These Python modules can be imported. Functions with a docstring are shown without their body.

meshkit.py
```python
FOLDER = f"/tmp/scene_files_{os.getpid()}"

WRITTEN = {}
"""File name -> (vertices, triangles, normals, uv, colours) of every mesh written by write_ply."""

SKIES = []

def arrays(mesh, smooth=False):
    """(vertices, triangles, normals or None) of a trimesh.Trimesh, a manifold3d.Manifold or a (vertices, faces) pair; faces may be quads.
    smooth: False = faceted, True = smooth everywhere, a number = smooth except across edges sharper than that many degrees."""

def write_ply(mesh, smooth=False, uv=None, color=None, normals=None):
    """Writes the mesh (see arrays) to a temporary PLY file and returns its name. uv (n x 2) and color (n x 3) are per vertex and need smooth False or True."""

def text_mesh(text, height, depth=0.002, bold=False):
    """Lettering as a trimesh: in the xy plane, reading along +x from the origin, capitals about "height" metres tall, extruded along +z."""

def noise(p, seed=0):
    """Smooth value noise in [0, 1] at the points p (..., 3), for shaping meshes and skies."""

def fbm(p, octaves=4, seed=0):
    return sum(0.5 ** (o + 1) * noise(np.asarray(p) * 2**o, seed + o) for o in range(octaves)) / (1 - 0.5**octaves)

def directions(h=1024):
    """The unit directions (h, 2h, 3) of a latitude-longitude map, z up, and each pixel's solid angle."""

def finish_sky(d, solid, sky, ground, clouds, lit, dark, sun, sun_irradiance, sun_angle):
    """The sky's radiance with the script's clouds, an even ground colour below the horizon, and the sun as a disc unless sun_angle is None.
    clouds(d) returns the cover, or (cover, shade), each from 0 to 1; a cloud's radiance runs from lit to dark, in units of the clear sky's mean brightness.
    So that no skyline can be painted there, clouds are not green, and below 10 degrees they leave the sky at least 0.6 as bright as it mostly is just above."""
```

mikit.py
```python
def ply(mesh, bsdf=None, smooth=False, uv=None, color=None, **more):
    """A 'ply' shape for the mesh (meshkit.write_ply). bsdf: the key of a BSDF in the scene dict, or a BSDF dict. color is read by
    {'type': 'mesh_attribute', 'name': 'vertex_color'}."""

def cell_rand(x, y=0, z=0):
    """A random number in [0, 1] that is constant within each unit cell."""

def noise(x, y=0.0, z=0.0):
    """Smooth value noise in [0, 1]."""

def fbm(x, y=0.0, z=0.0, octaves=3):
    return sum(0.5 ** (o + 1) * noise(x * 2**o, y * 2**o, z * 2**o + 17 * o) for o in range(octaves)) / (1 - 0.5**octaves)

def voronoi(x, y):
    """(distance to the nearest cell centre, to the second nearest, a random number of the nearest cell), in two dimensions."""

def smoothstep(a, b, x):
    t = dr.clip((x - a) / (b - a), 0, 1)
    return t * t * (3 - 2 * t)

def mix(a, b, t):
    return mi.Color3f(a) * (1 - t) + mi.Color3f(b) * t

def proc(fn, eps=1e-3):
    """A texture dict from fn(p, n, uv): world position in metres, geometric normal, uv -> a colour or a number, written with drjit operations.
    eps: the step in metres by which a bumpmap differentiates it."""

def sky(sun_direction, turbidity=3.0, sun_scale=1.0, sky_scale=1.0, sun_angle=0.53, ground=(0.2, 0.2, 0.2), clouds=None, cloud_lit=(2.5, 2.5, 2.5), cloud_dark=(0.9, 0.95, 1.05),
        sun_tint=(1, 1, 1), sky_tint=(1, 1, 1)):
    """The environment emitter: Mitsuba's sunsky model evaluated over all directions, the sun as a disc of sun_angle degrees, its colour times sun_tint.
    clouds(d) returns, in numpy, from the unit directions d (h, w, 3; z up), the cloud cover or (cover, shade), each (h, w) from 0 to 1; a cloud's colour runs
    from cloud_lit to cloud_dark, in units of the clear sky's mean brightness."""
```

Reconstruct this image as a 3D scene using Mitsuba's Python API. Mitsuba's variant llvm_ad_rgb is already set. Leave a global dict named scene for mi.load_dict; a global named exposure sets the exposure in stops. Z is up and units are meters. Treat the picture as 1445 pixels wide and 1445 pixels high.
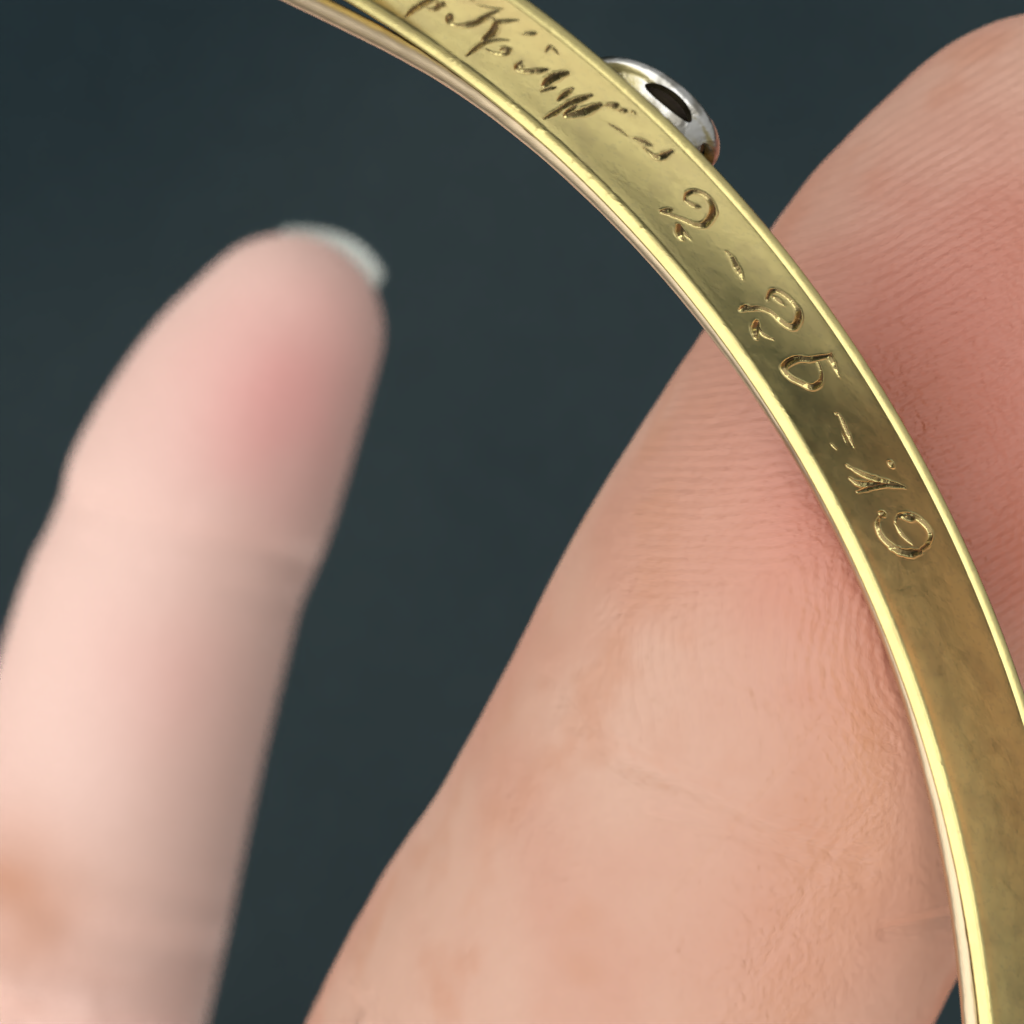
import math, random
import numpy as np
import trimesh
import manifold3d as m3
import mitsuba as mi
import drjit as dr
import mikit
from scipy.spatial import cKDTree
from scipy.ndimage import gaussian_filter1d
import meshkit
from mikit import noise, fbm, smoothstep, mix

random.seed(7)
np.random.seed(7)
T = mi.ScalarTransform4f
MM = 0.001                       # the shapes below are worked out in millimetres
scene, labels = {}, {}

# ------------------------------------------------------------------ camera, light, exposure
CAM_Z = 0.075
exposure = 0.42
scene['camera'] = {'type': 'thinlens', 'fov': 2 * math.degrees(math.atan(14.45 / 75)), 'fov_axis': 'x',
                   'aperture_radius': 0.00064, 'focus_distance': 0.0755, 'near_clip': 0.002, 'far_clip': 20.0,
                   'to_world': T().look_at(origin=[0, 0, CAM_Z], target=[0, 0, 0], up=[0, 1, 0])}


def lamp(key, centre, aim, size, radiance):
    scene[key] = {'type': 'rectangle', 'to_world': T().look_at(origin=centre, target=aim, up=[0, 0, 1]).scale([size[0] / 2, size[1] / 2, 1]),
                  'emitter': {'type': 'area', 'radiance': {'type': 'rgb', 'value': radiance}},
                  'bsdf': {'type': 'diffuse', 'reflectance': {'type': 'rgb', 'value': [0.5, 0.5, 0.5]}}}


# soft daylight from a wide window, low to the left of the hand; the rest of the surroundings is dim
lamp('window', [-0.74, -0.26, 1.66], [0, 0, 0], [5.6, 4.4], [1.27, 1.265, 1.24])
scene['surroundings'] = {'type': 'constant', 'radiance': {'type': 'rgb', 'value': [0.30, 0.303, 0.307]}}
labels['window'] = {'label': 'wide bright window to the left of the hand and above it, outside the picture', 'category': 'window'}

# ------------------------------------------------------------------ materials


def mat(key, **d):
    scene[key] = d


def rgb(*c):
    return {'type': 'rgb', 'value': list(c)}


def gold_rough(p, n, uv):
    x, y, z = p.x * 1000, p.y * 1000, p.z * 1000
    f = fbm(x * 2.2, y * 2.2, z * 2.2, 4)
    g = noise(x * 16, y * 16, z * 16)
    return 0.18 + 0.10 * f + 0.06 * g


def gold_bump(p, n, uv):
    x, y, z = p.x * 1000, p.y * 1000, p.z * 1000
    return fbm(x * 9, y * 9, z * 9, 4) + 0.5 * noise(x * 30, y * 30, z * 30)


mat('old_gold', type='twosided', bsdf={'type': 'bumpmap', 'scale': 0.0000019, 'arbitrary': mikit.proc(gold_bump, eps=1.5e-5),
    'bsdf': {'type': 'principled', 'base_color': {'type': 'mesh_attribute', 'name': 'vertex_color'}, 'metallic': 1.0, 'roughness': mikit.proc(gold_rough), 'specular': 0.5}})
mat('polished_gold', type='twosided', bsdf={'type': 'principled', 'base_color': rgb(0.66, 0.52, 0.34), 'metallic': 1.0, 'roughness': 0.36})


def silver_bump(p, n, uv):
    x, y, z = p.x * 1000, p.y * 1000, p.z * 1000
    return fbm(x * 6, y * 6, z * 6, 4)


def silver_colour(p, n, uv):
    x, y, z = p.x * 1000, p.y * 1000, p.z * 1000
    return mix([0.70, 0.69, 0.64], [0.34, 0.32, 0.27], smoothstep(0.42, 0.68, fbm(x * 2.4 + 3, y * 2.4, z * 2.4, 4)))


mat('silver', type='twosided', bsdf={'type': 'bumpmap', 'scale': 0.000018, 'arbitrary': mikit.proc(silver_bump, eps=1.5e-5),
    'bsdf': {'type': 'principled', 'base_color': mikit.proc(silver_colour), 'metallic': 1.0, 'roughness': 0.26}})
mat('dark_stone', type='principled', base_color=rgb(0.035, 0.028, 0.022), roughness=0.12, specular=0.7)


def skin_bump(p, n, uv):
    x, y, z = p.x * 1000, p.y * 1000, p.z * 1000
    return 0.6 * fbm(x * 2.6, y * 2.6, z * 2.6, 3) + 0.4 * noise(x * 8, y * 8, z * 8) + 0.22 * noise(x * 17, y * 17, z * 17)


mat('skin', type='twosided', bsdf={'type': 'bumpmap', 'scale': 0.00011, 'arbitrary': mikit.proc(skin_bump, eps=3e-5),
    'bsdf': {'type': 'principled', 'base_color': {'type': 'mesh_attribute', 'name': 'vertex_color'}, 'roughness': 0.42, 'specular': 0.45, 'flatness': 0.5}})
mat('nail', type='twosided', bsdf={'type': 'principled', 'base_color': rgb(0.66, 0.73, 0.68), 'roughness': 0.3, 'specular': 0.5})


def cloth_colour(p, n, uv):
    f = fbm(p.x * 9 + 3, p.y * 9, 0.0, 3)
    g = noise(p.x * 900, p.y * 900, 0.0)
    return mix([0.014, 0.0245, 0.0295], [0.028, 0.041, 0.0445], smoothstep(0.25, 0.75, f)) * (0.9 + 0.2 * g)


mat('slate_cloth', type='diffuse', reflectance=mikit.proc(cloth_colour))
mat('white_paper', type='twosided', bsdf={'type': 'diffuse', 'reflectance': rgb(0.87, 0.86, 0.82)})


def put(key, mesh, bsdf, smooth=30, color=None):
    m = mesh.copy()
    m.vertices = np.asarray(m.vertices) * MM
    scene[key] = mikit.ply(m, bsdf, smooth=smooth, color=color)


# ------------------------------------------------------------------ the cloth below
g = np.linspace(-1, 1, 121)
gx, gy = np.meshgrid(g, g, indexing='ij')
gx, gy = gx * 1500.0, gy * 1500.0
gz = -262 + 16 * (meshkit.fbm(np.stack([gx / 170, gy / 170, gx * 0 + 2], -1), 3, 5) - 0.5)
idx = np.arange(121 * 121).reshape(121, 121)
quads = np.stack([idx[:-1, :-1], idx[1:, :-1], idx[1:, 1:], idx[:-1, 1:]], -1).reshape(-1, 4)
cloth = trimesh.Trimesh(np.stack([gx, gy, gz], -1).reshape(-1, 3), np.vstack([quads[:, [0, 1, 2]], quads[:, [0, 2, 3]]]), process=False)
put('ground', cloth, 'slate_cloth', True)
labels['ground'] = {'label': 'dark slate blue cloth far below the hand, out of focus', 'category': 'cloth', 'kind': 'structure'}

# a white sheet added out of view as a reflector, to brighten the upper band
sheet = trimesh.creation.box((420, 297, 0.3))
sheet.apply_transform(trimesh.transformations.rotation_matrix(math.radians(-3), [0, 0, 1]))
sheet.apply_translation([-56, -222, -251])
put('reflector_paper', sheet, 'white_paper', False)
labels['reflector_paper'] = {'label': 'added white sheet of paper on the dark cloth, out of view, a reflector for the band', 'category': 'paper'}

# ------------------------------------------------------------------ the bangle
R, W = 33.0, 3.88
C = np.array([-12.521, -15.798, 15.772])
A = np.array([0.53336598, 0.11786355, 0.83763292])
U = np.array([0.84588459, -0.07431795, -0.52816296])
V = np.array([0.0, 0.99024493, -0.13933763])


def ring(th, a, r):
    th, a, r = np.broadcast_arrays(th, a, r)
    return C + a[..., None] * A + r[..., None] * (np.cos(th)[..., None] * U + np.sin(th)[..., None] * V)


def arc_samples(lo, hi, fine, coarse):
    n1, n2 = int((hi - lo) / fine), int((2 * np.pi - hi + lo) / coarse)
    return np.concatenate([np.linspace(lo, hi, n1, endpoint=False), np.linspace(hi, lo + 2 * np.pi, n2, endpoint=False)])


def sweep(P):
    """Closed grid (n, m, 3) of points, wrapped both ways, as a mesh that faces outward."""
    n, m = P.shape[:2]
    i, j = np.meshgrid(np.arange(n), np.arange(m), indexing='ij')
    a, b, c, d = i * m + j, ((i + 1) % n) * m + j, ((i + 1) % n) * m + (j + 1) % m, i * m + (j + 1) % m
    f = np.vstack([np.stack([a, b, c], -1).reshape(-1, 3), np.stack([a, c, d], -1).reshape(-1, 3)])
    t = trimesh.Trimesh(P.reshape(-1, 3), f, process=False)
    if t.volume < 0:
        t.invert()
    return t


# engraved strokes: ((arc length, axial position) in mm along the inside of the band, half width, depth factor)
STROKES = [
    ([(30.049, 0.272), (30.229, 0.562), (30.245, 0.881), (30.11, 1.142), (29.839, 1.209), (29.519, 1.02), (29.314, 0.694), (29.155, 0.205), (29.247, -0.111), (29.493, -0.355), (29.713, -0.58), (29.979, -0.898)], 0.072, 1),
    ([(30.032, 0.327), (29.854, 0.408), (29.742, 0.606)], 0.064, 1),
    ([(30.018, -0.901), (29.983, -0.705), (29.96, -0.449)], 0.056, 0.9),
    ([(29.411, -0.677), (29.113, -0.972), (28.975, -1.027)], 0.096, 1),
    ([(29.371, -0.673), (29.087, -0.747), (28.839, -0.732)], 0.048, 0.8),
    ([(28.094, 0.178), (27.924, 0.206), (27.585, 0.093), (27.18, -0.037)], 0.072, 1),
    ([(26.32, 0.281), (26.469, 0.494), (26.553, 0.795), (26.367, 1.062), (26.02, 1.18), (25.68, 1.132), (25.381, 0.749), (25.318, 0.409), (25.577, 0.199), (25.946, 0.048), (26.177, -0.323), (26.259, -0.976)], 0.072, 1),
    ([(26.268, -1.014), (26.291, -0.715), (26.188, -0.494)], 0.072, 1),
    ([(25.778, -0.68), (25.528, -1.004), (25.315, -1.173)], 0.096, 1),
    ([(25.689, -0.762), (25.345, -0.825), (25.088, -0.56)], 0.048, 0.8),
    ([(26.338, 0.593), (26.196, 0.681), (26.048, 0.765)], 0.064, 0.8),
    ([(24.158, 1.28), (24.185, 0.824), (24.209, 0.275), (24.321, -0.162), (24.281, -0.645), (24.134, -0.955), (23.849, -0.93), (23.594, -0.696), (23.355, -0.36), (23.436, 0.107), (23.689, 0.389), (24.04, 0.526)], 0.072, 1),
    ([(24.224, 1.292), (23.955, 1.108), (23.465, 1.004)], 0.051, 1),
    ([(24.152, 1.145), (23.823, 1.085)], 0.08, 0.8),
    ([(22.371, -0.065), (22.282, 0.058), (21.856, -0.011), (21.226, -0.123)], 0.051, 0.9),
    ([(21.762, -0.243), (21.375, -0.336)], 0.032, 0.6),
    ([(21.509, -0.943), (21.276, -0.836)], 0.032, 0.7),
    ([(20.712, -0.788), (20.472, -0.523), (20.209, -0.099), (19.713, 1.057)], 0.064, 1),
    ([(19.713, 1.057), (19.902, 0.204), (19.861, -0.961)], 0.048, 0.9),
    ([(20.304, -0.953), (20.101, -0.702), (19.932, 0.225)], 0.072, 0.8),
    ([(20.539, 0.955), (20.462, 1.028)], 0.072, 1),
    ([(19.052, -0.379), (18.771, -0.812), (18.358, -0.883), (17.957, -0.617), (17.728, -0.199), (17.705, 0.428)], 0.064, 1),
    ([(18.734, -0.028), (18.896, 0.209), (18.873, 0.621), (18.664, 0.993), (18.26, 1.172), (17.944, 0.915), (17.726, 0.356)], 0.064, 1),
    ([(18.679, -0.106), (18.282, -0.02), (17.952, 0.216)], 0.045, 0.8),
    ([(17.954, -0.75), (17.74, -0.192), (17.707, 0.404)], 0.088, 1),
    ([(18.828, 0.335), (18.742, 0.79)], 0.072, 0.8),
    ([(19.057, -0.507), (19.03, -0.307)], 0.064, 1),
    ([(39.025, -1.693), (39.097, -1.184), (39.105, -0.704), (39.091, -0.187), (39.177, 0.479)], 0.058, 1),
    ([(38.836, -0.051), (38.782, -0.44), (38.809, -0.705), (39.003, -0.864)], 0.048, 0.9),
    ([(38.784, -0.093), (38.822, -0.377)], 0.064, 1),
    ([(38.375, -0.571), (38.179, -0.757), (37.916, -0.545), (37.793, 0.024), (37.838, 0.687), (37.82, 1.174)], 0.058, 1),
    ([(38.395, -0.54), (38.382, -0.37), (38.249, -0.536), (38.262, -0.706)], 0.04, 0.8),
    ([(38.255, 0.825), (37.998, 1.069), (37.797, 1.445)], 0.032, 0.8),
    ([(37.299, 1.398), (37.413, 1.019), (37.487, 0.651), (37.275, 0.083), (37.143, -0.521)], 0.056, 1),
    ([(37.447, 0.592), (37.275, 0.083), (37.195, -0.483)], 0.08, 1),
    ([(37.023, -1.575), (37.112, -0.679), (37.049, -0.171), (36.855, 0.29)], 0.045, 1),
    ([(36.903, -0.722), (36.668, -0.647), (36.5, -0.365), (36.575, 0.039)], 0.042, 0.9),
    ([(36.636, -0.319), (36.565, -0.013)], 0.08, 1),
    ([(37.755, 0.601), (37.6, 0.705)], 0.072, 0.8),
    ([(36.802, 1.018), (36.741, 1.221), (36.697, 1.46)], 0.048, 0.9),
    ([(36.015, 0.99), (36.105, 1.378), (35.782, 1.295)], 0.038, 0.9),
    ([(36.061, -0.169), (36.038, -0.423), (35.882, -0.605), (35.678, -0.333), (35.506, 0.346)], 0.054, 1),
    ([(35.997, -0.406), (35.936, -0.344)], 0.056, 0.9),
    ([(35.075, -0.421), (35.163, -0.082), (35.193, 0.393), (35.152, 0.877)], 0.088, 1),
    ([(34.954, -0.717), (34.933, -0.393), (34.877, -0.066)], 0.038, 0.9),
    ([(34.476, -0.519), (34.555, -0.073), (34.627, 0.426)], 0.054, 0.9),
    ([(34.224, -0.753), (34.233, -0.013), (34.204, 0.807)], 0.064, 1),
    ([(34.147, -1.596), (34.174, -1.064), (34.221, -0.416)], 0.045, 1),
    ([(33.922, -0.855), (33.824, -0.157), (33.826, 0.749)], 0.088, 1),
    ([(33.991, -0.813), (34.096, -0.096)], 0.048, 0.8),
    ([(33.703, 0.875), (33.629, 1.11), (33.624, 1.337)], 0.072, 1),
    ([(33.394, 1.144), (33.35, 1.413)], 0.054, 0.8),
    ([(33.223, 1.534), (33.178, 1.589)], 0.048, 0.8),
    ([(35.717, -0.455), (35.586, -0.047), (35.498, 0.366)], 0.056, 0.9),
    ([(32.018, 0.64), (31.617, 0.771), (31.659, 1.524)], 0.072, 0.8),
    ([(32.416, 0.649), (32.063, 0.97)], 0.08, 0.5),
    ([(33.145, 0.32), (32.594, 0.49)], 0.048, 0.4),
    ([(38.867, 0.375), (38.835, 0.849), (38.582, 1.058)], 0.048, 0.9),
    ([(39.457, -0.453), (39.506, 0.008)], 0.048, 0.9),
    ([(38.515, 0.884), (38.47, 0.889)], 0.056, 0.9),
]


def spline(q, step=0.02):
    """A smooth line through the points q."""
    q = np.array(q, float)
    if len(q) < 3:
        n = max(2, int(np.linalg.norm(q[1] - q[0]) / step))
        return q[0] + (q[1] - q[0]) * np.linspace(0, 1, n)[:, None]
    e = np.vstack([2 * q[0] - q[1], q, 2 * q[-1] - q[-2]])
    out = []
    for k in range(1, len(e) - 2):
        n = max(2, int(np.linalg.norm(e[k + 1] - e[k]) / step))
        t = np.linspace(0, 1, n, endpoint=False)[:, None]
        p0, p1, p2, p3 = e[k - 1:k + 3]
        out.append(0.5 * (2 * p1 + (p2 - p0) * t + (2 * p0 - 5 * p1 + 4 * p2 - p3) * t ** 2 + (3 * p1 - p0 - 3 * p2 + p3) * t ** 3))
    return np.vstack(out + [q[-1:]])


def engraving(s, a):
    """Radial push (mm, outward = into the metal) of the engraver's cuts at arc length s and axial position a."""
    pts, wid, dep = [], [], []
    for k, (q, hw, d) in enumerate(STROKES):
        L = spline(q)
        t = np.linspace(0, 1, len(L))
        swell = 0.45 + 0.75 * np.sin(np.pi * np.clip(t, 0.04, 0.96)) ** 0.7     # the graver enters and leaves thin
        jag = 0.9 + 0.2 * meshkit.noise(np.stack([t * 14, t * 0 + k, t * 0], -1), 3)
        pts.append(L), wid.append(1.08 * hw * swell * jag), dep.append(d * (0.6 + 0.4 * swell) + 0 * t)
    pts, wid, dep = np.vstack(pts), np.concatenate(wid), np.concatenate(dep)
    tree = cKDTree(pts)
    z_ = s.ravel() * 0
    tremor = [meshkit.fbm(np.stack([s.ravel() / 0.10, a.ravel() / 0.10, z_ + k], -1), 2, 60 + k) - 0.5 for k in (0, 5)]
    q = np.stack([s.ravel() + 0.018 * tremor[0], a.ravel() + 0.018 * tremor[1]], -1)
    dist, near = tree.query(q, k=8, distance_upper_bound=0.35)
    ok = np.isfinite(dist)
    near = np.where(ok, near, 0)
    x = np.where(ok, dist / wid[near], 9)
    cut = np.where(x < 1, (1 - x) * np.minimum(1.15 * wid[near], 0.10) * dep[near], 0).max(1)
    burr = np.where((x > 1) & (x < 1.7), np.sin((x - 1) / 0.7 * np.pi) * 0.011 * dep[near], 0).max(1)
    return np.where(cut > 0, cut, -burr).reshape(s.shape)


TH_LO, TH_HI = 0.02, 1.34
th = arc_samples(TH_LO, TH_HI, 0.021 / R, 0.02)
# cross-section (axial, radial), from the near rim over the inside to the raised far lip and back round the domed outside
inner_a = np.linspace(1.90, -1.82, 150)
lip_t = np.linspace(0, 1, 40)[1:]
lip_phi = np.radians(68) * lip_t ** 1.15
lip = np.zeros((len(lip_t), 2))
la, lr, ds = -1.82, R, 0.44 / len(lip_t)
for k, ph in enumerate(lip_phi):
    la, lr = la - ds * math.cos(ph), lr - ds * math.sin(ph)
    lip[k] = la, lr
crest = [(lip[-1, 0] - 0.03, lip[-1, 1] - 0.02), (lip[-1, 0] - 0.09, lip[-1, 1] - 0.02), (lip[-1, 0] - 0.14, lip[-1, 1] + 0.03), (lip[-1, 0] - 0.15, lip[-1, 1] + 0.12), (-2.20, R + 0.30)]
dome = [(2.02 - 4.17 * t, R + 0.30 + 0.62 * math.sin(math.pi * t) ** 0.8) for t in np.linspace(1, 0, 30)]
rim = [(2.045, R + 0.27), (2.052, R + 0.235), (2.045, R + 0.19), (2.005, R + 0.10), (1.965, R + 0.03), (1.945, R + 0.01), (1.92, R + 0.003)]
prof = np.vstack([np.stack([inner_a, np.full(150, R)], -1), lip, crest, dome, rim])
n_in = 150 + len(lip)
rad = np.repeat(prof[None, :, 1], len(th), 0)
axi = np.repeat(prof[None, :, 0], len(th), 0)
ths = np.repeat(th[:, None], len(prof), 1)
sel = (th >= TH_LO) & (th <= TH_HI)
S_, A_ = R * ths[sel][:, :n_in], axi[sel][:, :n_in]
hollow = 0.055 * np.clip(1 - ((A_[:, :150] - 0.1) / 1.8) ** 2, 0, 1) ** 1.15                                   # the inside is not quite flat
wave = 0.006 * (meshkit.fbm(np.stack([S_ / 1.6, A_ / 1.2, S_ * 0], -1), 3, 11) - 0.5)
dent = 0.0007 * (meshkit.fbm(np.stack([S_ / 0.22, A_ / 0.22, S_ * 0 + 4], -1), 3, 12) - 0.5)
push = engraving(S_, A_) + wave + dent
edge = np.clip((1.9 - A_) / 0.25, 0, 1)
block = rad[sel]
block[:, :150] += hollow
block[:, :n_in] = gaussian_filter1d(block[:, :n_in], 5, axis=1, mode='nearest')
block[:, :n_in] += push * edge
# wear on the raised lip and on the near rim: small nicks and flats
def worn(S, A):
    k = meshkit.fbm(np.stack([S / 0.35, A / 0.25, S * 0 + 3], -1), 3, 81)
    return 0.006 * (k - 0.5) + 0.018 * np.clip(k - 0.70, 0, 1) / 0.30
block[:, 150:n_in] += worn(S_[:, 150:], A_[:, 150:]) * np.clip((-1.82 - A_[:, 150:]) / 0.1, 0, 1)
nr = len(rim)
block[:, -nr:] += 0.8 * worn(R * ths[sel][:, -nr:], axi[sel][:, -nr:])
rad[sel] = block
# its colour: fresh and tarnished gold, dull specks, old brown residue in the lettering, and shade painted into the cuts of the date
full = lambda x: np.stack([R * ths / x, axi / x, rad / x], -1)
sst = lambda a, b, x: np.clip((x - a) / (b - a), 0, 1) ** 2 * (3 - 2 * np.clip((x - a) / (b - a), 0, 1))
t_ = sst(0.42, 0.70, meshkit.fbm(full(0.9) + 5, 4, 71))[..., None]
sp = sst(0.60, 0.72, meshkit.fbm(full(0.13), 3, 72))[..., None]
gold = np.array([0.775, 0.66, 0.275]) * (1 - t_) + np.array([0.68, 0.57, 0.245]) * t_
gold = gold * (1 - 0.22 * sp) + np.array([0.52, 0.455, 0.22]) * 0.22 * sp
soil_shade = np.zeros(ths.shape)
inscribed = S_ > 31.0                                                # residue in the older lettering; in the date this is painted shade
grain = meshkit.fbm(np.stack([S_ / 0.11, A_ / 0.11, S_ * 0 + 7], -1), 3, 73)
cut_ = engraving(S_, A_) > 0.008
soil_shade_in = np.zeros((sel.sum(), len(prof)))
soil_shade_in[:, :n_in] = cut_ * (grain > np.where(inscribed, 0.25, 0.31)) * 0.9
soil_shade[sel] = soil_shade_in
gold = gold * (1 - soil_shade[..., None]) + np.array([0.17, 0.115, 0.055]) * soil_shade[..., None]
put('bangle__band', sweep(ring(ths, axi, rad)), 'old_gold', True, color=np.clip(gold.reshape(-1, 3), 0, 1))

# the thin wire that runs along the far lip and stands off it towards the clasp
th2 = arc_samples(TH_LO, TH_HI, 0.05 / R, 0.03)
inset = np.interp(th2, [0, 0.1, 0.18, 0.24, 0.3, 0.43, 0.56, 0.7, 0.85, 1.0, 1.1, 1.15, 1.2, 1.26, 1.45, 3.0, 6.3], [0.52, 0.50, 0.38, 0.28, 0.24, 0.06, 0.02, 0.09, 0.20, 0.31, 0.42, 0.58, 0.76, 0.95, 1.0, 0.5, 0.52])
inset = gaussian_filter1d(inset, 22)
RW = 0.30
ph = np.linspace(0, 2 * np.pi, 36, endpoint=False)
wr = RW * (1 + 0.07 * (meshkit.fbm(np.stack([th2[:, None] * 60 + 0 * ph, np.cos(ph)[None] * 1.5 + 0 * th2[:, None], np.sin(ph)[None] * 1.5 + 0 * th2[:, None]], -1), 2, 3) - 0.5))
P = ring(np.repeat(th2[:, None], 36, 1), -2.62 + wr * np.cos(ph)[None], (R - inset + RW)[:, None] + wr * np.sin(ph)[None])
put('bangle__rim_wire', sweep(P), 'polished_gold', True)

# the stone setting on the outside: an oval silver cup with arched openings, seen from below
TH_S = 0.975
er = math.cos(TH_S) * U + math.sin(TH_S) * V
et = -math.sin(TH_S) * U + math.cos(TH_S) * V
base = C + (R + 0.44) * er


def lathe(pts, n=96):
    t = np.linspace(0, 2 * np.pi, n, endpoint=False)
    pts = np.array(pts)
    P_ = np.stack([pts[None, :, 0] * np.cos(t)[:, None], pts[None, :, 0] * np.sin(t)[:, None], np.broadcast_to(pts[None, :, 1], (n, len(pts)))], -1)
    return sweep(P_)


cup = lathe([(1.55, 0.0), (1.75, 0.35), (1.99, 0.95), (2.08, 1.04), (2.16, 1.14), (2.20, 1.26), (2.21, 1.42), (2.17, 1.56), (2.08, 1.60), (1.98, 1.56), (1.92, 1.40), (1.80, 1.0), (1.52, 0.4), (1.30, 0.0)])
cup_m = m3.Manifold(m3.Mesh(np.asarray(cup.vertices, np.float32), np.asarray(cup.faces, np.uint32)))
for k in range(5):
    ang = math.radians(79 + 72 * k)
    hole = m3.Manifold.sphere(1.0, 40).scale([0.80, 1.0, 0.29]).translate([0, 1.9, 0.84])
    cup_m = cup_m - hole.rotate([0, 0, math.degrees(ang) - 90])


def place_setting(m):
    mm = m.to_mesh() if hasattr(m, 'to_mesh') else None
    v = np.asarray(mm.vert_properties[:, :3], float) if mm else np.asarray(m.vertices)
    f = np.asarray(mm.tri_verts) if mm else np.asarray(m.faces)
    v = base + v[:, :1] * 1.03 * et + v[:, 1:2] * 0.92 * A + v[:, 2:] * 0.64 * er
    t = trimesh.Trimesh(v, f, process=False)
    if t.volume < 0:
        t.invert()
    return t


put('bangle__setting', place_setting(cup_m), 'silver', 35)
stone = lathe([(0.001, 0.55), (0.9, 0.8), (1.75, 1.30), (1.90, 1.46), (1.70, 1.62), (1.2, 1.78), (0.6, 1.86), (0.001, 1.88)], 24)
put('bangle__setting__stone', place_setting(stone), 'dark_stone', 20)
labels['bangle'] = {'label': 'worn yellow gold bangle engraved 2-25-19 on its inside, pinched between the fingers', 'category': 'bangle'}
labels['bangle__band'] = {'label': 'flat gold band with hand cut lettering and date'}
labels['bangle__rim_wire'] = {'label': 'thin polished wire along the far edge of the band'}
labels['bangle__setting'] = {'label': 'oval silver stone setting on the outside of the band'}

# ------------------------------------------------------------------ the hand


def px(x, y, z, r):
    """A joint of the hand from its place in the photograph (1445 pixels wide) and its depth: (position in mm, radius in mm)."""
    k = 0.02 * (75 - z) / 75
    return (np.array([(x - 722.5) * k, (722.5 - y) * k, z]), r * k)


def jt(x, y, z, r):
    return (np.array([x, y, z], float), r)


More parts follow.
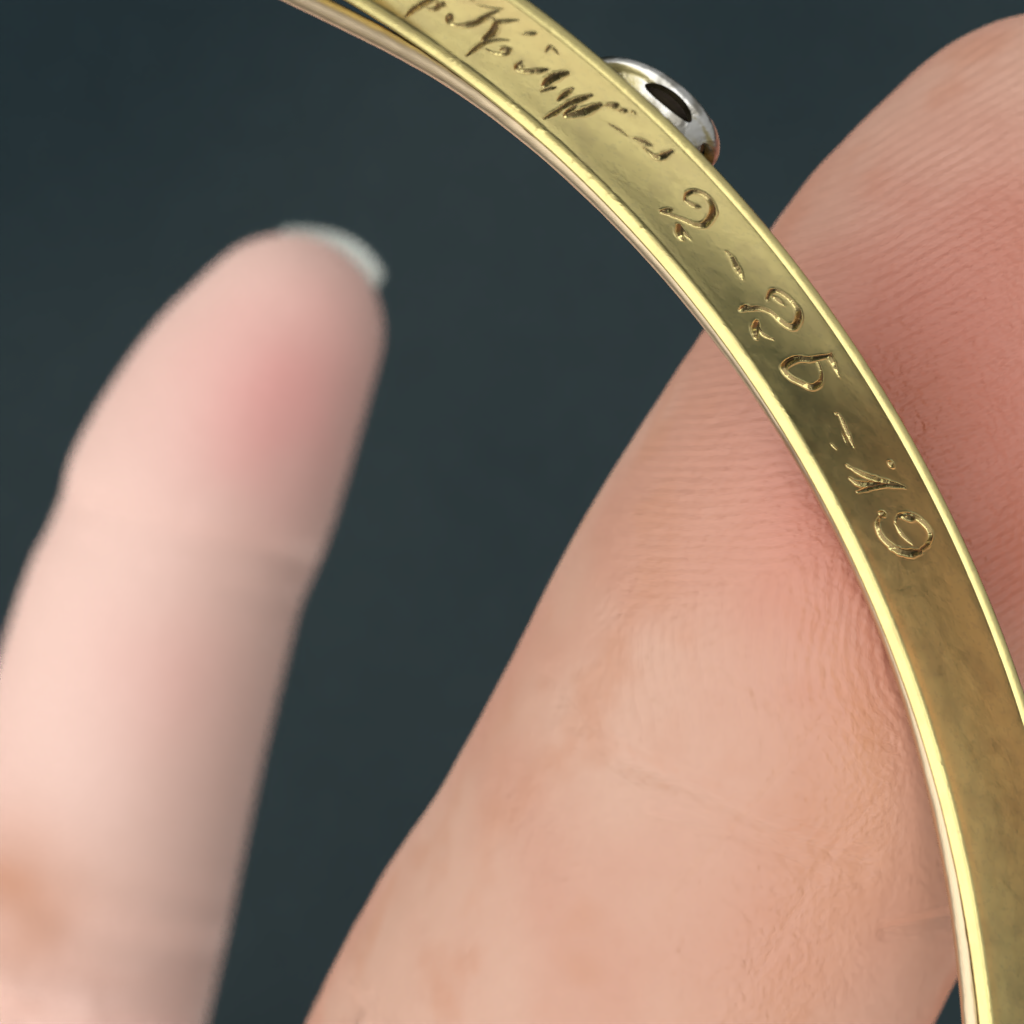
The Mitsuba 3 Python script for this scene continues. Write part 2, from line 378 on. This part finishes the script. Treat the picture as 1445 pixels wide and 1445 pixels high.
CHAINS = {
    'index': [px(1500, 322, -11.4, 306), px(1462, 382, -11.2, 322), px(1400, 480, -10.8, 346), px(1290, 690, -10.8, 372), px(1150, 930, -11.8, 382), px(1050, 1120, -12.8, 380), px(950, 1310, -13.8, 384), px(880, 1445, -15.8, 400), px(820, 1570, -18.8, 405),
              jt(-6, -36, -40, 8.6), jt(-19, -64, -84, 9.5)],
    'middle': [px(406, 466, -55, 138), px(384, 502, -55, 149), px(340, 580, -55, 171), px(285, 700, -55, 189), px(250, 790, -55.5, 186), px(213, 900, -56.5, 194), px(165, 1080, -58, 200), px(110, 1290, -60, 212), px(60, 1445, -63, 225),
               jt(-29, -40, -88, 8.2), jt(-34, -64, -114, 9.5)],
    'thumb': [jt(26.6, -19.4, -15, 7.0), jt(21.4, -23.2, -16, 7.4), jt(12.6, -36, -24, 8.0), jt(6, -66, -52, 9.5), jt(6, -108, -98, 13)],
    'ring': [jt(-54, -28, -94, 6.5), jt(-60, -40, -108, 7.2), jt(-53, -57, -122, 8), jt(-46, -76, -128, 9)],
    'little': [jt(-72, -44, -102, 5.5), jt(-76, -56, -116, 6.2), jt(-66, -72, -129, 7), jt(-56, -86, -136, 8)],
    'palm_a': [jt(-19, -64, -84, 9.5), jt(2, -165, -152, 16)],
    'palm_b': [jt(-34, -64, -114, 9.5), jt(-4, -165, -154, 16)],
    'palm_c': [jt(-46, -76, -128, 9), jt(-12, -165, -156, 15)],
    'palm_d': [jt(-56, -86, -136, 8), jt(-20, -165, -158, 14)],
    'palm_e': [jt(6, -108, -98, 13), jt(4, -165, -152, 16)],
    'web': [jt(-19, -64, -84, 8.5), jt(-34, -64, -114, 8.5), jt(-46, -76, -128, 8.5), jt(-56, -86, -136, 8)],
    'forearm': [jt(-6, -165, -154, 17), jt(6, -235, -172, 22)],
}


def smooth_chain(ch, per=3):
    e = np.array([list(p) + [r] for p, r in ch])
    e = np.vstack([2 * e[0] - e[1], e, 2 * e[-1] - e[-2]])
    out = []
    for k in range(1, len(e) - 2):
        for t in np.arange(per) / per:
            p0, p1, p2, p3 = e[k - 1:k + 3]
            out.append(0.5 * (2 * p1 + (p2 - p0) * t + (2 * p0 - 5 * p1 + 4 * p2 - p3) * t ** 2 + (3 * p1 - p0 - 3 * p2 + p3) * t ** 3))
    out.append(e[-2])
    return [(q[:3], q[3]) for q in out]


SQUASH = {'index': 0.86}


def smin(a, b, k):
    h = np.clip(0.5 + 0.5 * (b - a) / k, 0, 1)
    return b + (a - b) * h - k * h * (1 - h)


class Limb:
    """A finger or bone: the envelope of the spheres along a smooth centre line whose radius varies."""

    def __init__(self, ch, squash):
        self.k = np.array([1, 1, 1 / squash])
        q = np.array([list(p) + [r] for p, r in smooth_chain(ch, 60)])
        self.c, self.r = q[:, :3] * self.k, q[:, 3]
        self.s = np.concatenate([[0], np.cumsum(np.linalg.norm(np.diff(self.c, axis=0), axis=1))])
        self.t = np.gradient(self.c, self.s, axis=0)
        self.slope = gaussian_filter1d(np.gradient(self.r, self.s), 12, mode='nearest')
        self.tree, self.joint = cKDTree(self.c), np.arange(len(q)) / 60
        self.lo, self.hi = (q[:, :3] - q[:, 3:]).min(0) - 9, (q[:, :3] + q[:, 3:]).max(0) + 9

    def __call__(self, p, last=99):
        out = np.full(len(p), 9.0)
        box = ((p > self.lo) & (p < self.hi)).all(1)
        if not box.any():
            return out
        w = p[box] * self.k
        s = self.s[self.tree.query(w, workers=-1)[1]]
        at = lambda y, x: np.stack([np.interp(x, self.s, y[:, j]) for j in range(3)], -1)
        for _ in range(3):
            t, v, m = at(self.t, s), w - at(self.c, s), np.interp(s, self.s, self.slope)
            along = np.einsum('ij,ij->i', v, t)
            h = np.sqrt(np.maximum(np.einsum('ij,ij->i', v, v) - along ** 2, 0))
            s = np.clip(s + along + h * m / np.sqrt(1 - np.minimum(m * m, 0.8)), 0, self.s[-1])
        v = w - at(self.c, s)
        d = np.sqrt(np.einsum('ij,ij->i', v, v)) - np.interp(s, self.s, self.r)
        out[box] = np.where(np.interp(s, self.s, self.joint) <= last, d, 9.0)
        return out


LIMBS = {k: Limb(c, SQUASH.get(k, 1)) for k, c in CHAINS.items()}


def band_sdf(p):
    q = p - C
    a = q @ A
    r = np.sqrt(np.maximum((q * q).sum(1) - a * a, 0))
    da, dr_ = np.abs(a + 0.48) - 2.46, np.abs(r - (R + 0.24)) - 0.76
    return np.sqrt(np.maximum(da, 0) ** 2 + np.maximum(dr_, 0) ** 2) + np.minimum(np.maximum(da, dr_), 0)


def hand_sdf(p):
    d = None
    for k, limb in LIMBS.items():
        e = limb(p)
        d = e if d is None else smin(d, e, 4.0 if k.startswith(('palm', 'web', 'fore')) else 0.6)
    return -smin(-d, band_sdf(p) - 0.05, 1.8)          # the band presses its print into the finger


def surface_nets(f, lo, hi, h):
    n = [int((b - a) / h) + 1 for a, b in zip(lo, hi)]
    ax = [a + h * np.arange(k) for a, k in zip(lo, n)]
    G = np.stack(np.meshgrid(*ax, indexing='ij'), -1).reshape(-1, 3)
    v = np.concatenate([f(c) for c in np.array_split(G, max(1, len(G) // 200000))]).reshape(n)
    corners = [(i, j, k) for i in (0, 1) for j in (0, 1) for k in (0, 1)]
    m = [k - 1 for k in n]
    cv = np.stack([v[i:i + m[0], j:j + m[1], k:k + m[2]] for i, j, k in corners], -1)
    act = (cv < 0).any(-1) & (cv >= 0).any(-1)
    num = -np.ones(m, int)
    num[act] = np.arange(act.sum())
    cells, vals = np.argwhere(act), cv[act]
    acc, cnt = np.zeros((len(cells), 3)), np.zeros(len(cells))
    for x in range(8):
        for y in range(x + 1, 8):
            cx, cy = np.array(corners[x]), np.array(corners[y])
            if abs(cx - cy).sum() == 1:
                on = (vals[:, x] < 0) != (vals[:, y] < 0)
                t = (vals[:, x] / np.where(on, vals[:, x] - vals[:, y], 1))[:, None]
                acc += np.where(on[:, None], cx + t * (cy - cx), 0)
                cnt += on
    vert = np.array(lo) + h * (cells + acc / cnt[:, None])
    quads = []
    for d in range(3):
        e = np.eye(3, dtype=int)[d]
        s0 = v[tuple(slice(0, n[i] - e[i]) for i in range(3))] < 0
        s1 = v[tuple(slice(e[i], n[i]) for i in range(3))] < 0
        o1, o2 = np.eye(3, dtype=int)[(d + 1) % 3], np.eye(3, dtype=int)[(d + 2) % 3]
        for sign in (True, False):
            w = np.argwhere((s0 == sign) & (s1 != sign))
            w = w[((w[:, None, :] - o1 - o2) >= 0).all((1, 2))]
            ids = np.stack([num[tuple((w - a).T)] for a in (o1 + o2, o2, 0 * o1, o1)], -1)
            quads.append(ids if sign else ids[:, ::-1])
    q = np.vstack(quads)
    return vert, np.vstack([q[:, [0, 1, 2]], q[:, [0, 2, 3]]])


def project(p, f, steps=4):
    for _ in range(steps):
        for s in range(0, len(p), 150000):
            c = p[s:s + 150000]
            g = np.stack([f(c + 0.02 * e) - f(c - 0.02 * e) for e in np.eye(3)], -1) / 0.04
            g2 = np.maximum((g * g).sum(1), 0.2)
            p[s:s + 150000] = c - np.clip(f(c) / g2, -0.8, 0.8)[:, None] * g
    return p


def split_to(v, f, target, rounds=12):
    """Splits edges longer than target(midpoint), without cracks."""
    for _ in range(rounds):
        e = np.sort(np.stack([f, np.roll(f, -1, 1)], -1), -1)           # (n, 3, 2)
        key, inv = np.unique(e[..., 0].ravel().astype(np.int64) * len(v) + e[..., 1].ravel(), return_inverse=True)
        u = np.stack([key // len(v), key % len(v)], -1)
        inv = inv.reshape(-1, 3)
        mid = (v[u[:, 0]] + v[u[:, 1]]) / 2
        length = np.linalg.norm(v[u[:, 0]] - v[u[:, 1]], axis=1)
        mark = length > 1.4 * target(mid)
        if not mark.any():
            break
        for _ in range(6):                                            # a split face also splits its longest edge
            m = mark[inv]
            longest = inv[np.arange(len(f)), length[inv].argmax(1)]
            new = mark.copy()
            new[longest[m.any(1)]] = True
            if (new == mark).all():
                break
            mark = new
        num = -np.ones(len(u), int)
        num[mark] = len(v) + np.arange(mark.sum())
        v = np.vstack([v, mid[mark]])
        m = num[inv]
        out = [f[(m < 0).all(1)]]
        cnt = (m >= 0).sum(1)
        for k in range(3):
            r = lambda x: np.roll(x, -k, 1)
            F, M = r(f), r(m)
            one = (cnt == 1) & (M[:, 0] >= 0)
            a, b, c, x = F[one, 0], F[one, 1], F[one, 2], M[one, 0]
            out += [np.stack([a, x, c], -1), np.stack([x, b, c], -1)]
            two = (cnt == 2) & (M[:, 2] < 0)                              # edges ab and bc split
            a, b, c, x, y = F[two, 0], F[two, 1], F[two, 2], M[two, 0], M[two, 1]
            out += [np.stack([x, b, y], -1), np.stack([a, x, y], -1), np.stack([a, y, c], -1)]
        three = cnt == 3
        a, b, c = f[three].T
        x, y, z = m[three].T
        out += [np.stack([a, x, z], -1), np.stack([x, b, y], -1), np.stack([z, y, c], -1), np.stack([x, y, z], -1)]
        f = np.vstack(out)
    return v, f


def near_chain(p, name, n):
    """Distance in mm to the skin of the first n joints of a finger."""
    return LIMBS[name](p, n - 1)


def target(p):
    fine = np.where(p[:, 2] > -13.0, 0.085, np.where(p[:, 2] > -17, 0.16, 0.6))
    t = np.clip(1.2 + 0.12 * np.maximum(near_chain(p, 'index', 9) - 1, 0), 1.2, 6)
    t = np.where((near_chain(p, 'index', 8) < 0.8) & (p[:, 1] > -17) & (p[:, 0] < 19), fine, t)
    t = np.where((near_chain(p, 'middle', 9) < 1.0), 0.7, t)
    return t


hv, hf = surface_nets(hand_sdf, (-96, -262, -196), (42, 20, 6), 2.2)
hv = project(hv, hand_sdf, 3)
hv, hf = split_to(hv, hf, target)
hv = project(hv, hand_sdf, 2)
hm = trimesh.Trimesh(hv, hf, process=False)
if hm.volume < 0:
    hm.invert()
from scipy.sparse import coo_matrix
eu = hm.edges_unique
adj = coo_matrix((np.ones(2 * len(eu)), (np.r_[eu[:, 0], eu[:, 1]], np.r_[eu[:, 1], eu[:, 0]])), shape=(len(hv), len(hv))).tocsr()
deg = np.asarray(adj.sum(1))
soft_i, soft_m = (near_chain(hv, 'index', 8) < 1.0)[:, None], (near_chain(hv, 'middle', 9) < 1.0)[:, None]
elen = np.zeros(len(hv))
np.maximum.at(elen, eu.ravel(), np.repeat(np.linalg.norm(hv[eu[:, 0]] - hv[eu[:, 1]], axis=1), 2))
lam = 0.6 * np.minimum(1, (0.13 / elen) ** 2)[:, None] * (soft_i | soft_m)
for k in range(150):                                                   # evens out the joints of the skeleton
    hv = hv + (adj @ hv / deg - hv) * lam
hm = trimesh.Trimesh(hv, hm.faces, process=False)
hn = np.array(hm.vertex_normals)
on_index = np.clip(1 - np.maximum(near_chain(hv, 'index', 9), 0) / 0.7, 0, 1) * (hv[:, 1] > -25)
on_middle = np.clip(1 - np.maximum(near_chain(hv, 'middle', 10), 0) / 0.7, 0, 1)


def sstep(a, b, x):
    t = np.clip((x - a) / (b - a), 0, 1)
    return t * t * (3 - 2 * t)


# friction ridges of the pressed fingertip: one family sweeps across the pad, one bends round below its delta
X, Y = hv[:, 0], hv[:, 1]
warp = meshkit.fbm(np.stack([X / 3, Y / 3, X * 0], -1), 3, 21) - 0.5
fine_warp = meshkit.fbm(np.stack([X / 0.8, Y / 0.8, X * 0 + 9], -1), 2, 22) - 0.5
DELTA = np.array([9.3, -0.6])
tilt = np.interp(X, [2, 8, 12, 18], [0.04, 0.14, 0.40, 0.46]) + 0.16 * sstep(0.5, 5.5, Y) * sstep(10, 7, X)
phase1 = (Y - tilt * (X - 9) - 0.010 * (X - 9) ** 2) / 0.36 + 1.3 * warp + 0.22 * fine_warp
phase2 = np.hypot(X - 13.2, (Y + 3.6) * 0.8) / 0.37 + 2.3 * warp + 0.30 * fine_warp
lower = sstep(0.0, 1.6, -(Y - DELTA[1]) - 0.35 * np.maximum(DELTA[0] - X, 0) + 0.9 * np.maximum(X - DELTA[0] - 1.5, 0) * 0)
lower = lower * (1 - sstep(0.0, 0.8, X - (8.7 + (3.4 - Y) * 0.37)))                # beyond the band the first family goes on
wob = 0.55 + 0.9 * meshkit.fbm(np.stack([X / 1.3, Y / 1.3, X * 0 + 5], -1), 2, 23)
rid = (1 - lower) * np.sin(2 * np.pi * phase1) + lower * np.sin(2 * np.pi * phase2) * sstep(-9.5, -4.5, Y)
rid = np.where(rid > 0, rid * 0.7, rid)                                    # flat tops, narrower furrows
ridge = (0.0125 + 0.006 * sstep(9, 13, X))  * rid * wob * on_index * sstep(2.0, 5.5, X - 0.28 * np.minimum(Y + 3, 0)) * sstep(0.05, 0.35, hn[:, 2])


def furrow(points, width, depth):
    """Skin folds along a line on the palm side of a finger (mm)."""
    L = spline(points, 0.1)
    d = np.full(len(hv), 9.0)
    for q in L:
        d = np.minimum(d, np.hypot(X - q[0], Y - q[1]))
    return -depth * np.exp(-(d / width) ** 2)


skin_push = ridge
for pts, w_, d_ in [(((3.6, -7.6), (5.6, -8.4), (8.0, -9.6), (10.6, -10.6)), 0.40, 0.06), (((4.2, -9.2), (6.8, -9.7), (9.4, -11.0)), 0.25, 0.03),
                    (((11.5, -12.9), (13.0, -12.7), (14.2, -12.6)), 0.25, 0.06), (((1.2, -5.2), (3.2, -7.4), (4.6, -8.2)), 0.35, 0.03),
                    (((6.0, -4.5), (8.5, -6.0), (11.5, -7.0)), 0.2, 0.015), (((5.0, -11.6), (7.5, -8.6), (9.2, -6.2)), 0.16, 0.015), (((7.5, -14), (9.5, -10.5), (11.2, -8.4)), 0.16, 0.012)]:
    skin_push = skin_push + 2.4 * furrow(pts, w_, d_) * on_index * sstep(0.0, 0.3, hn[:, 2])
wr = np.abs(meshkit.fbm(np.stack([(X + 0.5 * Y) / 0.9, (Y - 0.5 * X) / 2.6, X * 0 + 2], -1), 4, 31) - 0.5)
skin_push = skin_push - 0.006 * sstep(0.06, 0.0, wr) * on_index * sstep(-3.5, -6.5, Y) * sstep(2, 7, X)
skin_push = skin_push + 0.05 * (meshkit.fbm(hv / 1.4, 3, 41) - 0.5) * on_index
fold = lambda y0, x0, sl, w_, d_: -d_ * np.exp(-((Y - y0 - sl * (X - x0)) / w_) ** 2) * on_middle * sstep(-0.1, 0.3, hn[:, 2])
skin_push = skin_push + fold(-1.2, -15.0, -0.28, 0.8, 0.46) + fold(-3.0, -15.0, -0.30, 0.7, 0.22) + fold(-20.0, -20.0, -0.42, 0.9, 0.22) + fold(-17.2, -20, -0.38, 0.7, 0.10)
hv2 = hv + hn * skin_push[:, None]

# skin colour: pale and pink areas, flushed pads, blotches; shade and red glow near the band are painted in
pale, pink, flush, warm = np.array([0.615, 0.37, 0.275]), np.array([0.575, 0.30, 0.215]), np.array([0.55, 0.205, 0.155]), np.array([0.56, 0.28, 0.182])
om = on_middle[:, None]
n1 = meshkit.fbm(hv / 6.0, 3, 51)[:, None]
n2 = meshkit.fbm(hv / 2.2, 3, 52)[:, None]
col = pale + (pink - pale) * sstep(0.35, 0.65, n1)
col = col * (1 - 0.85 * om) + np.array([0.82, 0.565, 0.49]) * 0.85 * om
col = col + (warm - col) * 0.6 * sstep(0.5, 0.75, n2) * (1 - om)


def blotch(x, y, z, r, s):
    d = np.linalg.norm(hv - np.array([x, y, z]), axis=1)[:, None] / r
    return np.clip(s * np.exp(-d * d) * (0.65 + 0.7 * n2), 0, 1)


for x, y, z, r, s in [(-10.4, 5.2, -48, 5.4, 1.0), (-7.8, 8.0, -48, 4.2, 0.6), (-16, -8, -49, 4, 0.3),
                      (9.5, 0.5, -2, 4.2, 0.75), (13, 3.6, -3, 5.0, 1.0), (14.5, 0.5, -3, 3.5, 0.8), (14, 9, -3, 6, 0.5), (10, -4.5, -3, 4, 0.4), (9.5, -12, -4, 4.5, 0.25)]:
    col = col + (np.where(om > 0.5, [[0.81, 0.40, 0.36]], flush[None]) - col) * blotch(x, y, z, r, s)
brown = np.array([0.52, 0.255, 0.16])
for x, y, z, r, s in [(13.4, -10.8, -6, 4.6, 0.7), (10.8, -8.0, -3, 3.5, 0.35)]:  # shade on the near finger's lower right, painted as brown skin
    col = col + (brown - col) * blotch(x, y, z, r, s)
col = col + (brown - col) * blotch(-24.0, -18.6, -52.5, 4.2, 1.0)
flush_glow = np.array([0.46, 0.145, 0.09])  # pressed flush plus red glow and contact shade, painted beside the band
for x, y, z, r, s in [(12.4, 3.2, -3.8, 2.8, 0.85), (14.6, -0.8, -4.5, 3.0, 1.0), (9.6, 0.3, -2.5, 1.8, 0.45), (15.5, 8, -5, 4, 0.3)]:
    col = col + (flush_glow - col) * blotch(x, y, z, r, s)
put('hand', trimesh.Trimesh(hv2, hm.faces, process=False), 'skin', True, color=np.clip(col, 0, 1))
labels['hand'] = {'label': 'bare hand pinching the gold bangle, one finger stretched out of focus at the left', 'category': 'hand'}

# the nail of the stretched finger, its free edge showing past the fingertip
tip, ax = CHAINS['middle'][0][0], CHAINS['middle'][0][0] - CHAINS['middle'][1][0]
ax = ax / np.linalg.norm(ax)
back = np.array([0.10, 0.05, -1.0])
back -= (back @ ax) * ax
back /= np.linalg.norm(back)
side = np.cross(ax, back)
uu, vv = np.meshgrid(np.linspace(-0.70, 1, 33), np.linspace(0, 1, 33), indexing='ij')
front_edge = 5.55 - 1.3 * uu ** 2


def nail_sheet(off):
    r_ = 5.2 + off
    ang = uu * math.radians(40)
    along = -7.5 + vv * (front_edge + 7.5)
    drop = -0.9 * np.maximum(vv - 0.5, 0) ** 2 * 4 * 0.9
    return tip + along[..., None] * ax + (r_ * np.sin(ang) * 0.86)[..., None] * side + (r_ * np.cos(ang) - 1.6 + drop)[..., None] * back


top_, bot_ = nail_sheet(0.45), nail_sheet(0.0)
loop = np.concatenate([top_, bot_[:, ::-1]], 1)
n_, m_ = loop.shape[:2]
ii, jj = np.meshgrid(np.arange(n_ - 1), np.arange(m_), indexing='ij')
a_, b_, c_, d_ = ii * m_ + jj, (ii + 1) * m_ + jj, (ii + 1) * m_ + (jj + 1) % m_, ii * m_ + (jj + 1) % m_
cap = lambda i: [[i * m_ + j, i * m_ + j + 1, i * m_ + m_ - 2 - j] for j in range(m_ // 2 - 1)] + [[i * m_ + j, i * m_ + m_ - 2 - j, i * m_ + m_ - 1 - j] for j in range(m_ // 2 - 1)]
nail = trimesh.Trimesh(loop.reshape(-1, 3), np.vstack([np.stack([a_, b_, c_], -1).reshape(-1, 3), np.stack([a_, c_, d_], -1).reshape(-1, 3), cap(0), [t[::-1] for t in cap(n_ - 1)]]), process=False)
put('hand__fingernail', nail, 'nail', 40)
labels['hand__fingernail'] = {'label': 'pale fingernail edge showing past the blurred fingertip'}
